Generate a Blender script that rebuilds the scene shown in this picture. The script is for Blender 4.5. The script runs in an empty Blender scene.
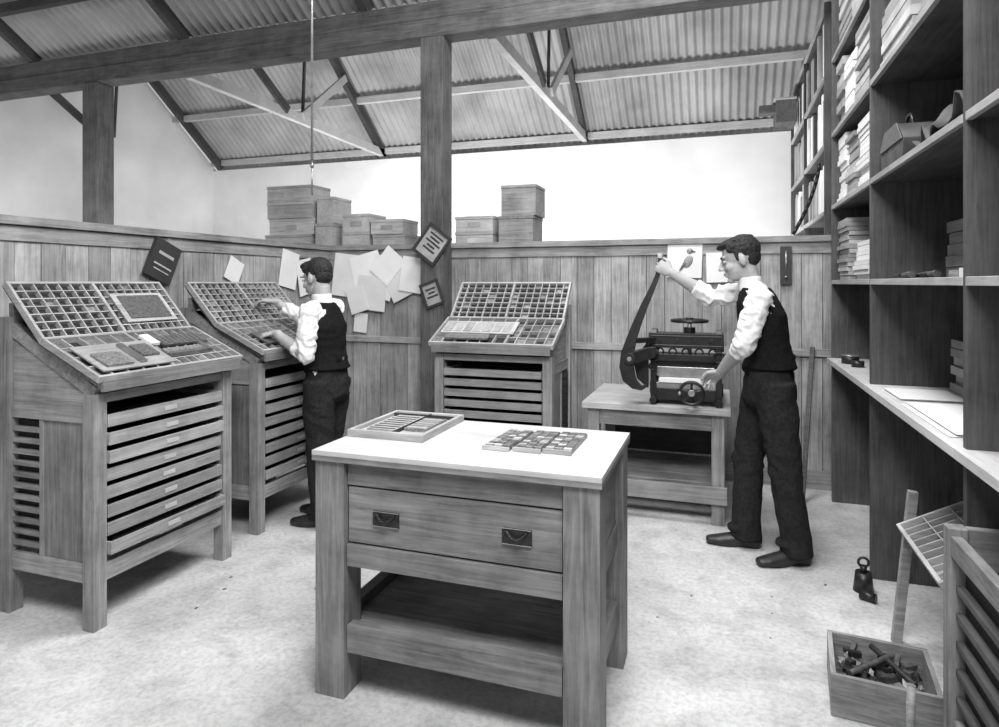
import bpy, bmesh, math, random
from mathutils import Matrix, Vector, noise
R=random.Random(7)
S=bpy.context.scene
S.view_settings.view_transform='Standard'
# ---------------------------------------------------------------- materials
def newmat(name):
    m=bpy.data.materials.new(name); m.use_nodes=True
    nt=m.node_tree; b=nt.nodes['Principled BSDF']; return m,nt,b
def g(v,warm=0.0):
    return (v*(1+warm),v,v*(1-warm),1)
def plain(name,v,rough=.7,metal=0,var=.12,scale=12,bump=0.0,island=0.0,spec=.5):
    m,nt,b=newmat(name)
    tc=nt.nodes.new('ShaderNodeTexCoord'); n=nt.nodes.new('ShaderNodeTexNoise')
    n.inputs['Scale'].default_value=scale; n.inputs['Detail'].default_value=6
    nt.links.new(tc.outputs['Object'],n.inputs['Vector'])
    r=nt.nodes.new('ShaderNodeValToRGB')
    r.color_ramp.elements[0].position=.3; r.color_ramp.elements[1].position=.7
    r.color_ramp.elements[0].color=g(v*(1-var)); r.color_ramp.elements[1].color=g(min(1,v*(1+var)))
    nt.links.new(n.outputs['Fac'],r.inputs['Fac'])
    out=r.outputs['Color']
    if island:
        out=island_mul(nt,out,island)
    nt.links.new(out,b.inputs['Base Color'])
    b.inputs['Roughness'].default_value=rough; b.inputs['Metallic'].default_value=metal
    b.inputs['Specular IOR Level'].default_value=spec
    if bump:
        bp=nt.nodes.new('ShaderNodeBump'); bp.inputs['Strength'].default_value=bump; bp.inputs['Distance'].default_value=.01
        nt.links.new(n.outputs['Fac'],bp.inputs['Height']); nt.links.new(bp.outputs['Normal'],b.inputs['Normal'])
    return m
def island_mul(nt,col,amt):
    ge=nt.nodes.new('ShaderNodeNewGeometry'); mr=nt.nodes.new('ShaderNodeMapRange')
    mr.inputs['To Min'].default_value=1-amt; mr.inputs['To Max'].default_value=1+amt
    nt.links.new(ge.outputs['Random Per Island'],mr.inputs['Value'])
    mx=nt.nodes.new('ShaderNodeVectorMath'); mx.operation='SCALE'
    nt.links.new(col,mx.inputs[0]); nt.links.new(mr.outputs['Result'],mx.inputs['Scale'])
    return mx.outputs['Vector']
WOODS={}
def wood(name,lo,hi,rough=.6,island=.18):
    res=[]
    for ax in range(3):
        m,nt,b=newmat(name+'_grain_'+'xyz'[ax])
        tc=nt.nodes.new('ShaderNodeTexCoord'); mp=nt.nodes.new('ShaderNodeMapping')
        sc=[36,36,36]; sc[ax]=1.8; mp.inputs['Scale'].default_value=sc
        nt.links.new(tc.outputs['Object'],mp.inputs['Vector'])
        n=nt.nodes.new('ShaderNodeTexNoise'); n.inputs['Scale'].default_value=1.6; n.inputs['Detail'].default_value=8; n.inputs['Roughness'].default_value=.62; n.inputs['Distortion'].default_value=.9
        nt.links.new(mp.outputs['Vector'],n.inputs['Vector'])
        n2=nt.nodes.new('ShaderNodeTexNoise'); n2.inputs['Scale'].default_value=4.0; n2.inputs['Detail'].default_value=7; n2.inputs['Roughness'].default_value=.65
        nt.links.new(tc.outputs['Object'],n2.inputs['Vector'])
        ma=nt.nodes.new('ShaderNodeMath'); ma.operation='MULTIPLY_ADD'; ma.inputs[1].default_value=.5
        mb=nt.nodes.new('ShaderNodeMath'); mb.operation='MULTIPLY'; mb.inputs[1].default_value=.55
        nt.links.new(n.outputs['Fac'],mb.inputs[0])
        nt.links.new(n2.outputs['Fac'],ma.inputs[0]); nt.links.new(mb.outputs[0],ma.inputs[2])
        r=nt.nodes.new('ShaderNodeValToRGB'); r.color_ramp.elements[0].position=.38; r.color_ramp.elements[1].position=.66
        r.color_ramp.elements[0].color=g(lo); r.color_ramp.elements[1].color=g(hi)
        nt.links.new(ma.outputs[0],r.inputs['Fac'])
        nt.links.new(island_mul(nt,r.outputs['Color'],island),b.inputs['Base Color'])
        b.inputs['Roughness'].default_value=rough; b.inputs['Specular IOR Level'].default_value=.3
        bp=nt.nodes.new('ShaderNodeBump'); bp.inputs['Strength'].default_value=.25; bp.inputs['Distance'].default_value=.004
        nt.links.new(n.outputs['Fac'],bp.inputs['Height']); nt.links.new(bp.outputs['Normal'],b.inputs['Normal'])
        res.append(m)
    WOODS[name]=res
wood('board',.15,.42,.7,.24)
wood('cabinet',.11,.33,.6,.2)
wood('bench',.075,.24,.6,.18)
wood('timber',.045,.14,.8,.05)
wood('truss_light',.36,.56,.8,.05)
wood('truss_backlit',.04,.09,.8,.05)  # darker copy of the truss wood, backlit shade put into the colour
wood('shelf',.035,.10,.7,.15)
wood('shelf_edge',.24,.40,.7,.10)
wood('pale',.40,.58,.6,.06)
wood('case',.24,.46,.6,.18)
wood('drawer',.17,.36,.6,.2)
wood('box',.2,.42,.7,.25)
M={}
M['iron']=plain('cast_iron',.022,.4,.3,.3,30)
M['steel']=plain('worn_steel',.40,.35,.8,.2,20)
M['paper']=plain('paper',.78,.8,0,.06,5,island=.12)
M['greypaper']=plain('grey_paper',.38,.8,0,.2,9,island=.35)
M['ink']=plain('ink_black',.03,.6)
M['engraved']=plain('worn_iron_relief',.10,.5,.3)
M['metal']=plain('type_metal',.20,.45,.3,.5,90,island=.4)
M['darkmetal']=plain('oily_metal',.06,.5,.3,.5,50,island=.5)
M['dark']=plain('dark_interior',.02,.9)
M['lime']=plain('limewashed_wall',.80,.9,0,.13,1.1)
M['corr']=plain('corrugated_iron',.33,.65,.1,.3,1.5,island=.0,spec=.3)
M['clothdark']=plain('dark_wool_trousers',.022,1,0,.3,60,.2,spec=.1)
M['vest']=plain('waistcoat_wool',.011,1,0,.3,60,.2,spec=.1)
M['shirt']=plain('cotton_shirt',.72,1,0,.07,14,.5,spec=.1)
M['skin']=plain('skin',.38,.75,0,.10,25,spec=.2)
M['hair']=plain('hair',.02,.7,0,.5,70,.5,spec=.3)
M['leather']=plain('shoe_leather',.02,.45,0,.3,40)
M['eye']=plain('eye_white',.5,.5)
M['label']=plain('label_card',.45,.7,0,.1,10)
M['cloth_grey']=plain('worn_leather_hide',.06,.75,0,.6,9,.6)
M['brass']=plain('buckle',.25,.5,.6)
m,nt,b=newmat('dusty_concrete_floor'); M['floor']=m
tc=nt.nodes.new('ShaderNodeTexCoord')
def N(scale,detail,rough=.6,dist=0):
    n=nt.nodes.new('ShaderNodeTexNoise'); n.inputs['Scale'].default_value=scale; n.inputs['Detail'].default_value=detail; n.inputs['Roughness'].default_value=rough; n.inputs['Distortion'].default_value=dist
    nt.links.new(tc.outputs['Object'],n.inputs['Vector']); return n
def ramp(n,p0,v0,p1,v1):
    r=nt.nodes.new('ShaderNodeValToRGB'); r.color_ramp.elements[0].position=p0; r.color_ramp.elements[1].position=p1
    r.color_ramp.elements[0].color=g(v0); r.color_ramp.elements[1].color=g(v1); nt.links.new(n.outputs['Fac'],r.inputs['Fac']); return r.outputs['Color']
def mul(a,c_):
    mx=nt.nodes.new('ShaderNodeMix'); mx.data_type='RGBA'; mx.blend_type='MULTIPLY'; mx.inputs[0].default_value=1
    nt.links.new(a,mx.inputs[6]); nt.links.new(c_,mx.inputs[7]); return mx.outputs[2]
n2=N(45,10,.7)
col=mul(ramp(N(.9,12,.65,.5),.35,.42,.6,.66),ramp(n2,.36,.76,.56,1)); col=mul(col,ramp(N(4,10,.7,.3),.34,.74,.54,1))
nt.links.new(col,b.inputs['Base Color']); b.inputs['Roughness'].default_value=.9; b.inputs['Specular IOR Level'].default_value=.2
bp=nt.nodes.new('ShaderNodeBump'); bp.inputs['Strength'].default_value=.12; bp.inputs['Distance'].default_value=.004
nt.links.new(n2.outputs['Fac'],bp.inputs['Height']); nt.links.new(bp.outputs['Normal'],b.inputs['Normal'])

# ---------------------------------------------------------------- mesh builder
class MB:
    def __init__(s,name): s.name=name; s.bm=bmesh.new(); s.mats=[]
    def mi(s,mat,axis=0):
        m=WOODS[mat][axis] if mat in WOODS else M[mat]
        if m not in s.mats: s.mats.append(m)
        return s.mats.index(m)
    def box(s,a,b,mat,T=None):
        a=Vector(a);b=Vector(b); d=[abs(b[i]-a[i]) for i in range(3)]
        ax=d.index(max(d)); k=s.mi(mat,ax)
        vs=[]
        for z in (a.z,b.z):
            for (x,y) in ((a.x,a.y),(b.x,a.y),(b.x,b.y),(a.x,b.y)):
                v=Vector((x,y,z)); vs.append(s.bm.verts.new(T@v if T else v))
        F=[(0,3,2,1),(4,5,6,7),(0,1,5,4),(1,2,6,5),(2,3,7,6),(3,0,4,7)]
        for f in F:
            fa=s.bm.faces.new([vs[i] for i in f]); fa.material_index=k
    def bar(s,p,q,w,h,mat,up=(0,0,1)):
        p=Vector(p);q=Vector(q);t=(q-p);L=t.length;t.normalize()
        u=Vector(up); sd=t.cross(u).normalized(); u=sd.cross(t)
        T=Matrix((( t.x,sd.x,u.x,p.x),(t.y,sd.y,u.y,p.y),(t.z,sd.z,u.z,p.z),(0,0,0,1)))
        s.box((0,-w/2,-h/2),(L,w/2,h/2),mat,T)
    def cyl(s,p,q,r,mat,r2=None,seg=16,smooth=True):
        p=Vector(p);q=Vector(q);t=(q-p).normalized(); r2=r if r2 is None else r2
        a=t.orthogonal().normalized(); bb=t.cross(a); k=s.mi(mat)
        A=[];B=[]
        for i in range(seg):
            an=2*math.pi*i/seg; o=a*math.cos(an)+bb*math.sin(an)
            A.append(s.bm.verts.new(p+o*r)); B.append(s.bm.verts.new(q+o*r2))
        for i in range(seg):
            j=(i+1)%seg; f=s.bm.faces.new((A[i],A[j],B[j],B[i])); f.material_index=k; f.smooth=smooth
        f=s.bm.faces.new(A[::-1]); f.material_index=k
        f=s.bm.faces.new(B); f.material_index=k
    def ring(s,c,ax,rad,r,mat,seg=28,sub=8):
        c=Vector(c);t=Vector(ax).normalized();a=t.orthogonal().normalized();bb=t.cross(a);k=s.mi(mat)
        rows=[]
        for i in range(seg):
            an=2*math.pi*i/seg; o=a*math.cos(an)+bb*math.sin(an)
            rows.append([s.bm.verts.new(c+o*(rad+r*math.cos(2*math.pi*j/sub))+t*r*math.sin(2*math.pi*j/sub)) for j in range(sub)])
        for i in range(seg):
            for j in range(sub):
                f=s.bm.faces.new((rows[i][j],rows[(i+1)%seg][j],rows[(i+1)%seg][(j+1)%sub],rows[i][(j+1)%sub])); f.material_index=k; f.smooth=True
    def poly(s,pts,off,mat,axis=0):
        off=Vector(off);k=s.mi(mat,axis)
        A=[s.bm.verts.new(Vector(p)) for p in pts];B=[s.bm.verts.new(Vector(p)+off) for p in pts];n=len(A)
        for i in range(n):
            f=s.bm.faces.new((A[i],A[(i+1)%n],B[(i+1)%n],B[i])); f.material_index=k
        for L in (A[::-1],B):
            f=s.bm.faces.new(L); f.material_index=k
    def add_mesh(s,me,mat):
        k=s.mi(mat); n0=len(s.bm.faces); s.bm.from_mesh(me); s.bm.faces.ensure_lookup_table()
        for i in range(n0,len(s.bm.faces)):
            s.bm.faces[i].material_index=k; s.bm.faces[i].smooth=True
    def done(s,loc=(0,0,0),rz=0,bevel=0):
        if not s.nonorm: bmesh.ops.recalc_face_normals(s.bm,faces=s.bm.faces)
        me=bpy.data.meshes.new(s.name); s.bm.to_mesh(me); s.bm.free()
        for m in s.mats: me.materials.append(m)
        o=bpy.data.objects.new(s.name,me); S.collection.objects.link(o)
        o.location=loc; o.rotation_euler=(0,0,rz)
        if bevel:
            md=o.modifiers.new('bevel','BEVEL'); md.width=bevel; md.segments=2; md.limit_method='ANGLE'
        return o
    nonorm=False

# ---------------------------------------------------------------- room shell
XL,YB,XR=-3.35,5.06,1.32
b_=MB('floor'); b_.box((-8.4,-3.0,-.1),(1.5,9.2,0),'floor'); b_.done()
def planks(mb,p0,axis,length,z0,z1,thick,mat,w=.135):
    x=0
    while x<length-.001:
        ww=min(w,length-x); j=R.uniform(-.002,.002)
        if axis=='x': mb.box((p0[0]+x+.002,p0[1]+j,z0),(p0[0]+x+ww-.002,p0[1]+thick,z1),mat)
        else: mb.box((p0[0]-thick,p0[1]+x+.002,z0),(p0[0]+j,p0[1]+x+ww-.002,z1),mat)
        x+=w
b_=MB('wall_back')
planks(b_,(XL-.03,YB),'x',XR-XL+.03,0,1.74,.025,'board')
b_.box((XL-.03,YB+.026,0),(XR,YB+.032,1.74),'dark')
b_.done()
b_=MB('wall_left')
planks(b_,(XL,.4),'y',YB-.4,0,1.74,.025,'board')
b_.box((XL-.032,.4,0),(XL-.026,YB-.002,1.74),'dark')
b_.done()
b_=MB('trim_1'); b_.box((XL-.06,YB-.035,1.74),(XR,YB+.05,1.785),'cabinet'); b_.box((XL,YB-.012,1.66),(XR,YB-.002,1.738),'board'); b_.done(bevel=.003)
b_=MB('trim_2'); b_.box((XL-.06,.4,1.741),(XL+.035,YB-.037,1.785),'cabinet'); b_.box((XL+.002,.4,1.66),(XL+.012,YB-.015,1.738),'board'); b_.done(bevel=.003)
b_=MB('trim_3'); b_.box((XL+.02,YB-.022,.93),(XR,YB-.003,.985),'board'); b_.done(bevel=.003)
b_=MB('trim_4'); b_.box((XL+.003,.4,.93),(XL+.022,YB-.024,.985),'board'); b_.done(bevel=.003)
b_=MB('baseboard_back'); b_.box((XL+.02,YB-.02,0),(XR,YB-.003,.13),'board'); b_.done()
b_=MB('wall_right'); b_.box((XR,-3.0,0),(XR+.08,9.05,3.6),'board'); b_.done()
b_=MB('wall_far'); b_.box((-8.3,9.0,0),(XR,9.1,3.38),'lime'); b_.done()
b_=MB('wall_gable'); b_.poly([(-8.3,1,0),(-8.3,9.1,0),(-8.3,9.1,3.38),(-8.3,7,5.0),(-8.3,5,3.75),(-8.3,3,5.05),(-8.3,1,3.75)],(-.08,0,0),'lime'); b_.done()
b_=MB('ceiling'); b_.nonorm=True
def sheet(y0,z0,y1,z1):
    k=b_.mi('corr'); P=.10; n=int((XR+8.4)/P*8); prev=None
    d=Vector((0,y1-y0,z1-z0)).normalized(); nn=Vector((0,-d.z,d.y))
    for i in range(n+1):
        x=-8.35+i*P/8; o=nn*(.02*math.sin(2*math.pi*i/8))
        a=b_.bm.verts.new(Vector((x,y0,z0))+o); c=b_.bm.verts.new(Vector((x,y1,z1))+o)
        if prev:
            f=b_.bm.faces.new((prev[0],a,c,prev[1])); f.material_index=k; f.smooth=True
        prev=(a,c)
sheet(9.35,3.28,7,5.07); sheet(7,5.09,5,3.83); sheet(5,3.83,3,5.09); sheet(3,5.07,1,3.8); sheet(1,3.8,-1,5.07); sheet(-1,5.09,-3,3.8)  # last two sheets are out of view, added to keep light off the roof
b_.done()
b_=MB('valley_beam'); b_.box((-8.29,4.86,3.47),(XR-.01,5.05,3.62),'timber'); b_.box((-8.29,4.87,3.622),(XR-.01,5.04,3.77),'timber'); b_.done(bevel=.008)
for i,x in enumerate((-2.25,-6.02)):
    b_=MB('timber_post'); b_.box((x-.1,4.85,0),(x+.1,5.045,3.468),'timber'); b_.done(bevel=.006)
b_=MB('roof_purlins')
for y,z in ((8.97,3.50),(8.15,4.06),(7.35,4.70),(6.4,4.60),(5.6,4.10),(4.4,4.10),(3.5,4.66)):
    b_.box((-8.29,y-.035,z-.05),(XR-.01,y+.035,z+.04),'truss_light' if y>7.9 else 'truss_backlit')
b_.done()
b_=MB('roof_truss'); 
for x in (-8.1,-4.97,-1.8):
    b_.bar((x,8.98,3.42),(x,7,4.92),.07,.12,'truss_backlit'); b_.bar((x,7,4.92),(x,5.08,3.72),.07,.12,'truss_backlit')
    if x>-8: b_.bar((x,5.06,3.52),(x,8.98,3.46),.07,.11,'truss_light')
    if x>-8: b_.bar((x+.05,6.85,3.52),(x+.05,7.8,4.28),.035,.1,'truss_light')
    b_.bar((x+.05,6.55,3.52),(x+.05,5.6,4.1),.035,.1,'truss_backlit')
    b_.bar((x,6.98,4.9),(x,6.9,3.5),.03,.03,'truss_backlit')
for x in (-6.9,-4.9,-2.9,-.9):
    b_.bar((x,3.05,4.98),(x,4.95,3.80),.07,.1,'truss_backlit')
b_.done()
b_=MB('hanging_gas_pipe'); X,Y=-2.52,3.60
b_.cyl((X,Y,2.25),(X,Y,4.72),.008,'steel'); b_.cyl((X,Y,2.02),(X,Y,2.25),.006,'steel'); b_.cyl((X,Y,2.2),(X,Y,2.23),.012,'steel')
b_.done()

# ---------------------------------------------------------------- type cases & cabinets
def type_case(mb,W,L,T,rows,cols,fill=.4,mat='case',split=None):
    h=.034
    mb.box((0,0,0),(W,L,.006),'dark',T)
    mb.box((0,0,0),(W,.014,h),mat,T); mb.box((0,L-.014,0),(W,L,h),mat,T)
    mb.box((0,.014,0),(.014,L-.014,h),mat,T); mb.box((W-.014,.014,0),(W,L-.014,h),mat,T)
    parts=[(0,W,rows,cols)] if not split else split
    for (x0,x1,r,c) in parts:
        if x0>0: mb.box((x0-.008,.014,0),(x0+.008,L-.014,h),mat,T)
        dx=(x1-x0)/c; dy=(L-.02)/r
        for i in range(1,c): mb.box((x0+i*dx-.003,.014,.004),(x0+i*dx+.003,L-.014,h-.004),mat,T)
        for j in range(1,r): mb.box((x0+.01,.01+j*dy-.003,.004),(x1-.01,.01+j*dy+.003,h-.004),mat,T)
        for i in range(c):
            for j in range(r):
                if R.random()<fill:
                    mb.box((x0+i*dx+.005,.012+j*dy+.004,.006),(x0+(i+1)*dx-.005,.012+(j+1)*dy-.006,R.uniform(.010,.02)),'metal',T)
def slope(x,y0,z0,y1,z1):
    d=Vector((0,y1-y0,z1-z0)).normalized(); n=Vector((0,-d.z,d.y))
    return Matrix(((1,0,0,x),(0,d.y,n.y,y0),(0,d.z,n.z,z0),(0,0,0,1))), math.hypot(y1-y0,z1-z0)
def cabinet(loc,rz,ndr,variant,W=.80,D=.56):
    mb=MB('type_case_cabinet'); c='cabinet'; P=.062
    for x in (0,W-P):
        mb.box((x,0,0),(x+P,P,.985),c); mb.box((x,D-P,0),(x+P,D,1.30),c)
        mb.bar((x+P/2,P/2-.02,.99),(x+P/2,D-.02,1.265),.04,.055,c)
        mb.box((x+.012,P,.19),(x+P-.012,D-P,.27),c)
        mb.box((x+.012,P,.86),(x+P-.012,D-P,.93),c)
        mb.box((x+.022,P,.27),(x+.038,D*.56,.86),c)
        mb.poly([(x+.02,P,.93),(x+.02,D-P,.93),(x+.02,D-P,1.2),(x+.02,P,.985)],(.015,0,0),c,1)
        mb.box((x+.016,D*.56,.27),(x+.046,D*.60,.86),c)
        for i in range(11):
            z=.30+i*.05; mb.box((x+.014,D*.60,z),(x+.04,D-P,z+.02),c)
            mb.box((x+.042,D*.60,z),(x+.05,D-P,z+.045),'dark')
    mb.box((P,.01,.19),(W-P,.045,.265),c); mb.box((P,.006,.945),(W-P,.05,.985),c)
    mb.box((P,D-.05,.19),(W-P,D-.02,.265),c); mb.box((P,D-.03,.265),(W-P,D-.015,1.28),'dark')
    mb.box((.04,.06,.935),(W-.04,D-.05,.943),c)
    z0,z1=.30,.915; pitch=(z1-z0)/ndr
    for i in range(ndr):
        z=z0+i*pitch; out=R.uniform(-.02,.012) if variant!=3 else R.uniform(-.01,.004)
        h=pitch*.68
        mb.box((P+.006,out,z),(W-P-.006,out+.014,z+h),'drawer')
        mb.box((P+.006,out+.014,z),(P+.016,D-.06,z+h),'case'); mb.box((W-P-.016,out+.014,z),(W-P-.006,D-.06,z+h),'case')
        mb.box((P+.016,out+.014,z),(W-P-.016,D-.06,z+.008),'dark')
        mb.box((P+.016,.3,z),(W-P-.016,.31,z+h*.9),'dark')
        mb.box((P+.016,.06,z+.01),(W-P-.016,.3,z+h*.6),'metal')
        if variant!=3: mb.box((W*.5-.035,out-.003,z+h*.3),(W*.5+.035,out-.0005,z+h*.7),'label')
        mb.box((P-.012,.02,z-.012),(P+.012,D-.06,z-.002),c); mb.box((W-P-.012,.02,z-.012),(W-P+.012,D-.06,z-.002),c)
    T,L=slope(-.02,-.045,1.035,.285,1.185)
    mb.bar((.03,-.03,1.022),(.03,.29,1.168),.04,.025,c); mb.bar((W-.03,-.03,1.022),(W-.03,.29,1.168),.04,.025,c)
    mb.box((0,-.055,1.0),(W,-.04,1.055),c)
    W2=W+.04
    if variant==1:
        type_case(mb,W2,L,T,4,9,.3,split=[(0,W2*.47,4,5),(W2*.47,W2,5,8)])
        mb.box((.04,.03,.034),(.42,.25,.042),'case',T); mb.box((.07,.05,.042),(.2,.16,.054),'metal',T)
        mb.box((.24,.05,.042),(.27,.22,.056),'steel',T); mb.box((.29,.10,.042),(.38,.2,.054),'metal',T)
        mb.box((.43,.08,.034),(.70,.10,.055),'steel',T); mb.box((.43,.10,.034),(.68,.145,.048),'metal',T); mb.box((.66,.08,.034),(.68,.16,.06),'steel',T)
        mb.box((.48,.18,.034),(.76,.27,.046),'metal',T)
        mb.box((.42,.2,.034),(.47,.29,.05),'paper',T)
        for i in range(9): mb.box((.49+i*.029,.19,.046),(.505+i*.029,.26,.050),'steel',T)
    elif variant==2:
        type_case(mb,W2,L,T,5,12,.3)
        mb.box((.10,.06,.034),(.26,.20,.044),'metal',T)
    else:
        type_case(mb,W2,L,T,4,8,.4,split=[(0,W2*.62,3,6),(W2*.62,W2,4,5)])
        mb.box((.04,.12,.034),(.55,.28,.044),'greypaper',T); mb.box((.10,.04,.034),(.40,.10,.05),'metal',T)
        for i in range(7): mb.box((.06+i*.068,.135,.044),(.115+i*.068,.26,.048),'case',T)
    T,L=slope(-.01,.30,1.185,.53,1.435)
    type_case(mb,W+.02,L,T,7,14,.15,split=[(0,(W+.02)*.5,7,7),((W+.02)*.5,W+.02,7,8)])
    if variant==1: 
        mb.box((.45,.06,.034),(.76,.25,.042),'case',T); mb.box((.48,.08,.042),(.73,.23,.048),'metal',T)
    mb.bar((.04,.31,1.17),(.04,.53,1.41),.04,.02,c); mb.bar((W-.04,.31,1.17),(W-.04,.53,1.41),.04,.02,c)
    mb.box((.02,.50,1.29),(W-.02,.53,1.36),c)
    return mb.done(loc,rz,bevel=.0025)
cabinet((-2.46,2.0,0),math.pi/2,8,1)
cabinet((-2.52,3.08,0),math.pi/2,8,2)
cabinet((-1.80,3.93,0),0,9,3)

# ---------------------------------------------------------------- centre work table
mb=MB('composing_table'); x0,x1,y0,y1=-1.365,-.345,1.955,2.58
c='bench'; P=.115
for x in (x0+.005,x1-P-.005):
    for y in (y0+.008,y1-P-.01): mb.box((x,y,0),(x+P,y+P,.825),c)
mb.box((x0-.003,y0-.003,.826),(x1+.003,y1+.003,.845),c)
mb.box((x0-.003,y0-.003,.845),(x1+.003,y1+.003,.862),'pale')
mb.box((x0+P+.01,y0+.025,.745),(x1-P-.01,y0+.07,.825),c)
mb.box((x0+P+.012,y0+.03,.545),(x1-P-.012,y0+.06,.738),c)
mb.box((x0+P+.03,y0+.06,.56),(x1-P-.03,y1-.12,.57),c)
mb.box((x0+P+.01,y0+.02,.462),(x1-P-.01,y0+.07,.538),c)
for x in (x0+.035,x1-.065):
    mb.box((x,y0+P+.012,.545),(x+.03,y1-P-.01,.825),c); mb.box((x-.008,y0+P+.012,.462),(x+.038,y1-P-.01,.543),c)
    mb.box((x-.008,y0+P+.012,.16),(x+.038,y1-P-.01,.255),c)
mb.box((x0+P+.01,y1-.06,.462),(x1-P-.01,y1-.025,.825),c)
mb.box((x0+P+.01,y0+.02,.16),(x1-P-.01,y0+.065,.255),c); mb.box((x0+P+.01,y1-.07,.16),(x1-P-.01,y1-.025,.255),c)
for i in range(4):
    ya=y0+.066+i*(y1-y0-.14)/4; mb.box((x0+.08,ya,.20),(x1-.08,ya+(y1-y0-.14)/4-.004,.225),'cabinet')
for px in (x0+.275,x1-.275):
    mb.box((px-.05,y0+.024,.612),(px+.05,y0+.0298,.665),'iron')
    mb.box((px-.05,y0+.022,.612),(px+.05,y0+.024,.615),'steel'); mb.box((px-.05,y0+.022,.662),(px+.05,y0+.024,.665),'steel')
    N_=9
    pp=[Vector((px-.034+.068*i/(N_-1),y0+.022-.014*math.sin(math.pi*i/(N_-1)),.655-.022*math.sin(math.pi*i/(N_-1)))) for i in range(N_)]
    for i in range(N_-1): mb.cyl(pp[i],pp[i+1],.005,'iron')
    for e in (-.042,.042): mb.cyl((px+e,y0+.0245,.640),(px+e,y0+.018,.640),.004,'iron',seg=8)
mb.done(bevel=.004)
mb=MB('printing_chase'); T=Matrix.Translation((-1.36,2.17,.863))
mb.box((0,0,0),(.32,.40,.012),'greypaper',T)
mb.box((0,0,.012),(.32,.018,.026),'case',T); mb.box((0,.382,.012),(.32,.40,.026),'case',T); mb.box((0,.018,.012),(.018,.382,.026),'case',T); mb.box((.302,.018,.012),(.32,.382,.026),'case',T)
mb.box((.05,.06,.012),(.17,.33,.022),'case',T); mb.box((.19,.10,.012),(.285,.30,.024),'metal',T)
for i in range(7): mb.box((.055,.075+i*.036,.022),(.165,.080+i*.036,.024),'ink',T)
for i in range(5): mb.box((.195,.115+i*.036,.024),(.28,.125+i*.036,.027),'case',T)
mb.box((.02,.34,.012),(.30,.350,.026),'ink',T); mb.box((.178,.03,.012),(.184,.37,.026),'ink',T)
mb.done(rz=0)
mb=MB('type_formes')
for k,(x,y) in enumerate(((-.80,2.16),(-.69,2.17),(-.585,2.18))):
    T=Matrix.Translation((x,y,.863))@Matrix.Rotation(-.05+.02*k,4,'Z')
    mb.box((0,0,0),(.098,.27,.012),'metal',T)
    for i in range(11): 
        for j in range(3): mb.box((.006+j*.031,.008+i*.0235,.012),(.034+j*.031,.026+i*.0235,.017),R.choice(['metal','metal','greypaper']),T)
    mb.box((-.002,-.010,0),(.100,-.002,.014),'case',T)
mb.done()

# ---------------------------------------------------------------- press bench
mb=MB('press_bench'); x0,x1,y0,y1=-.84,.05,4.06,4.86; c='cabinet'
for x in (x0+.03,x1-.11):
    for y in (y0+.03,y1-.10): mb.box((x,y,0),(x+.075,y+.07,.655),c)
mb.box((x0,y0,.66),(x1,y1,.70),'case')
mb.box((x0+.105,y0+.035,.56),(x1-.11,y0+.06,.655),c); mb.box((x0+.105,y1-.06,.56),(x1-.11,y1-.035,.655),c)
for x in (x0+.04,x1-.08): mb.box((x,y0+.1,.56),(x+.03,y1-.1,.655),c); 
for x in (x0+.04,x1-.08): mb.box((x,y0+.1,.13),(x+.03,y1-.1,.21),c)
mb.box((x0+.05,y0+.005,.13),(x1-.02,y0+.028,.235),'drawer')
mb.box((x0+.09,y1-.03,.235),(x1-.09,y1-.02,.56),'shelf')  # dark back panel standing in for the shade under the bench
for i in range(4): mb.box((x0+.04,y0+.10+i*.16,.212),(x1-.04,y0+.255+i*.16,.232),'cabinet')
mb.done(bevel=.004)
# ---------------------------------------------------------------- paper guillotine
mb=MB('paper_guillotine'); z0=.701; gx0,gx1=-.42,.0; gy0,gy1=4.12,4.62; I='iron'
for x in (gx0,gx1-.035):
    mb.poly([(x,gy0,z0),(x,gy0+.09,z0),(x,gy0+.12,z0+.06),(x,gy1-.12,z0+.06),(x,gy1-.09,z0),(x,gy1,z0),(x,gy1,z0+.16),(x,gy0+.2,z0+.17),(x,gy0+.17,z0+.42),(x,gy0+.12,z0+.46),(x,gy0+.04,z0+.46),(x,gy0,z0+.42)],(.035,0,0),I)
    mb.cyl((x-.012,gy0+.09,z0+.36),(x+.047,gy0+.09,z0+.36),.035,I); mb.cyl((x-.008,gy0+.08,z0+.09),(x+.043,gy0+.08,z0+.09),.045,I)
    mb.ring((x+.017,gy0-.012,z0+.30),(0,1,0),.030,.007,I,18,6); mb.ring((x+.017,gy0-.012,z0+.235),(0,1,0),.022,.006,I,18,6)
    mb.cyl((x+.017,gy0,z0+.026),(x+.017,gy0-.025,z0+.026),.022,I)
mb.box((gx0+.035,gy0+.01,z0+.10),(gx1-.035,gy1,z0+.135),'steel')
mb.box((gx0+.05,gy0-.005,z0+.137),(gx1-.05,gy0+.4,z0+.165),'paper')
mb.box((gx0+.035,gy0+.0,z0+.03),(gx1-.035,gy0+.03,z0+.10),I)
mb.box((gx0+.02,gy0+.045,z0+.20),(gx1-.02,gy0+.10,z0+.27),I)
mb.box((gx0+.036,gy0+.035,z0+.168),(gx1-.036,gy0+.044,z0+.23),'steel')
mb.box((gx0,gy0+.005,z0+.27),(gx1,gy0+.032,z0+.31),I)
mb.box((gx0-.01,gy0-.005,z0+.35),(gx1+.01,gy0+.13,z0+.44),I)
mb.box((gx0+.0,gy0-.011,z0+.365),(gx1-.0,gy0-.005,z0+.370),'engraved'); mb.box((gx0+.0,gy0-.011,z0+.422),(gx1,gy0-.005,z0+.427),'engraved')
for i in range(4): mb.cyl((gx0+.06+i*.1,gy0-.012,z0+.396),(gx0+.06+i*.1,gy0-.004,z0+.396),.012,I)
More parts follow.
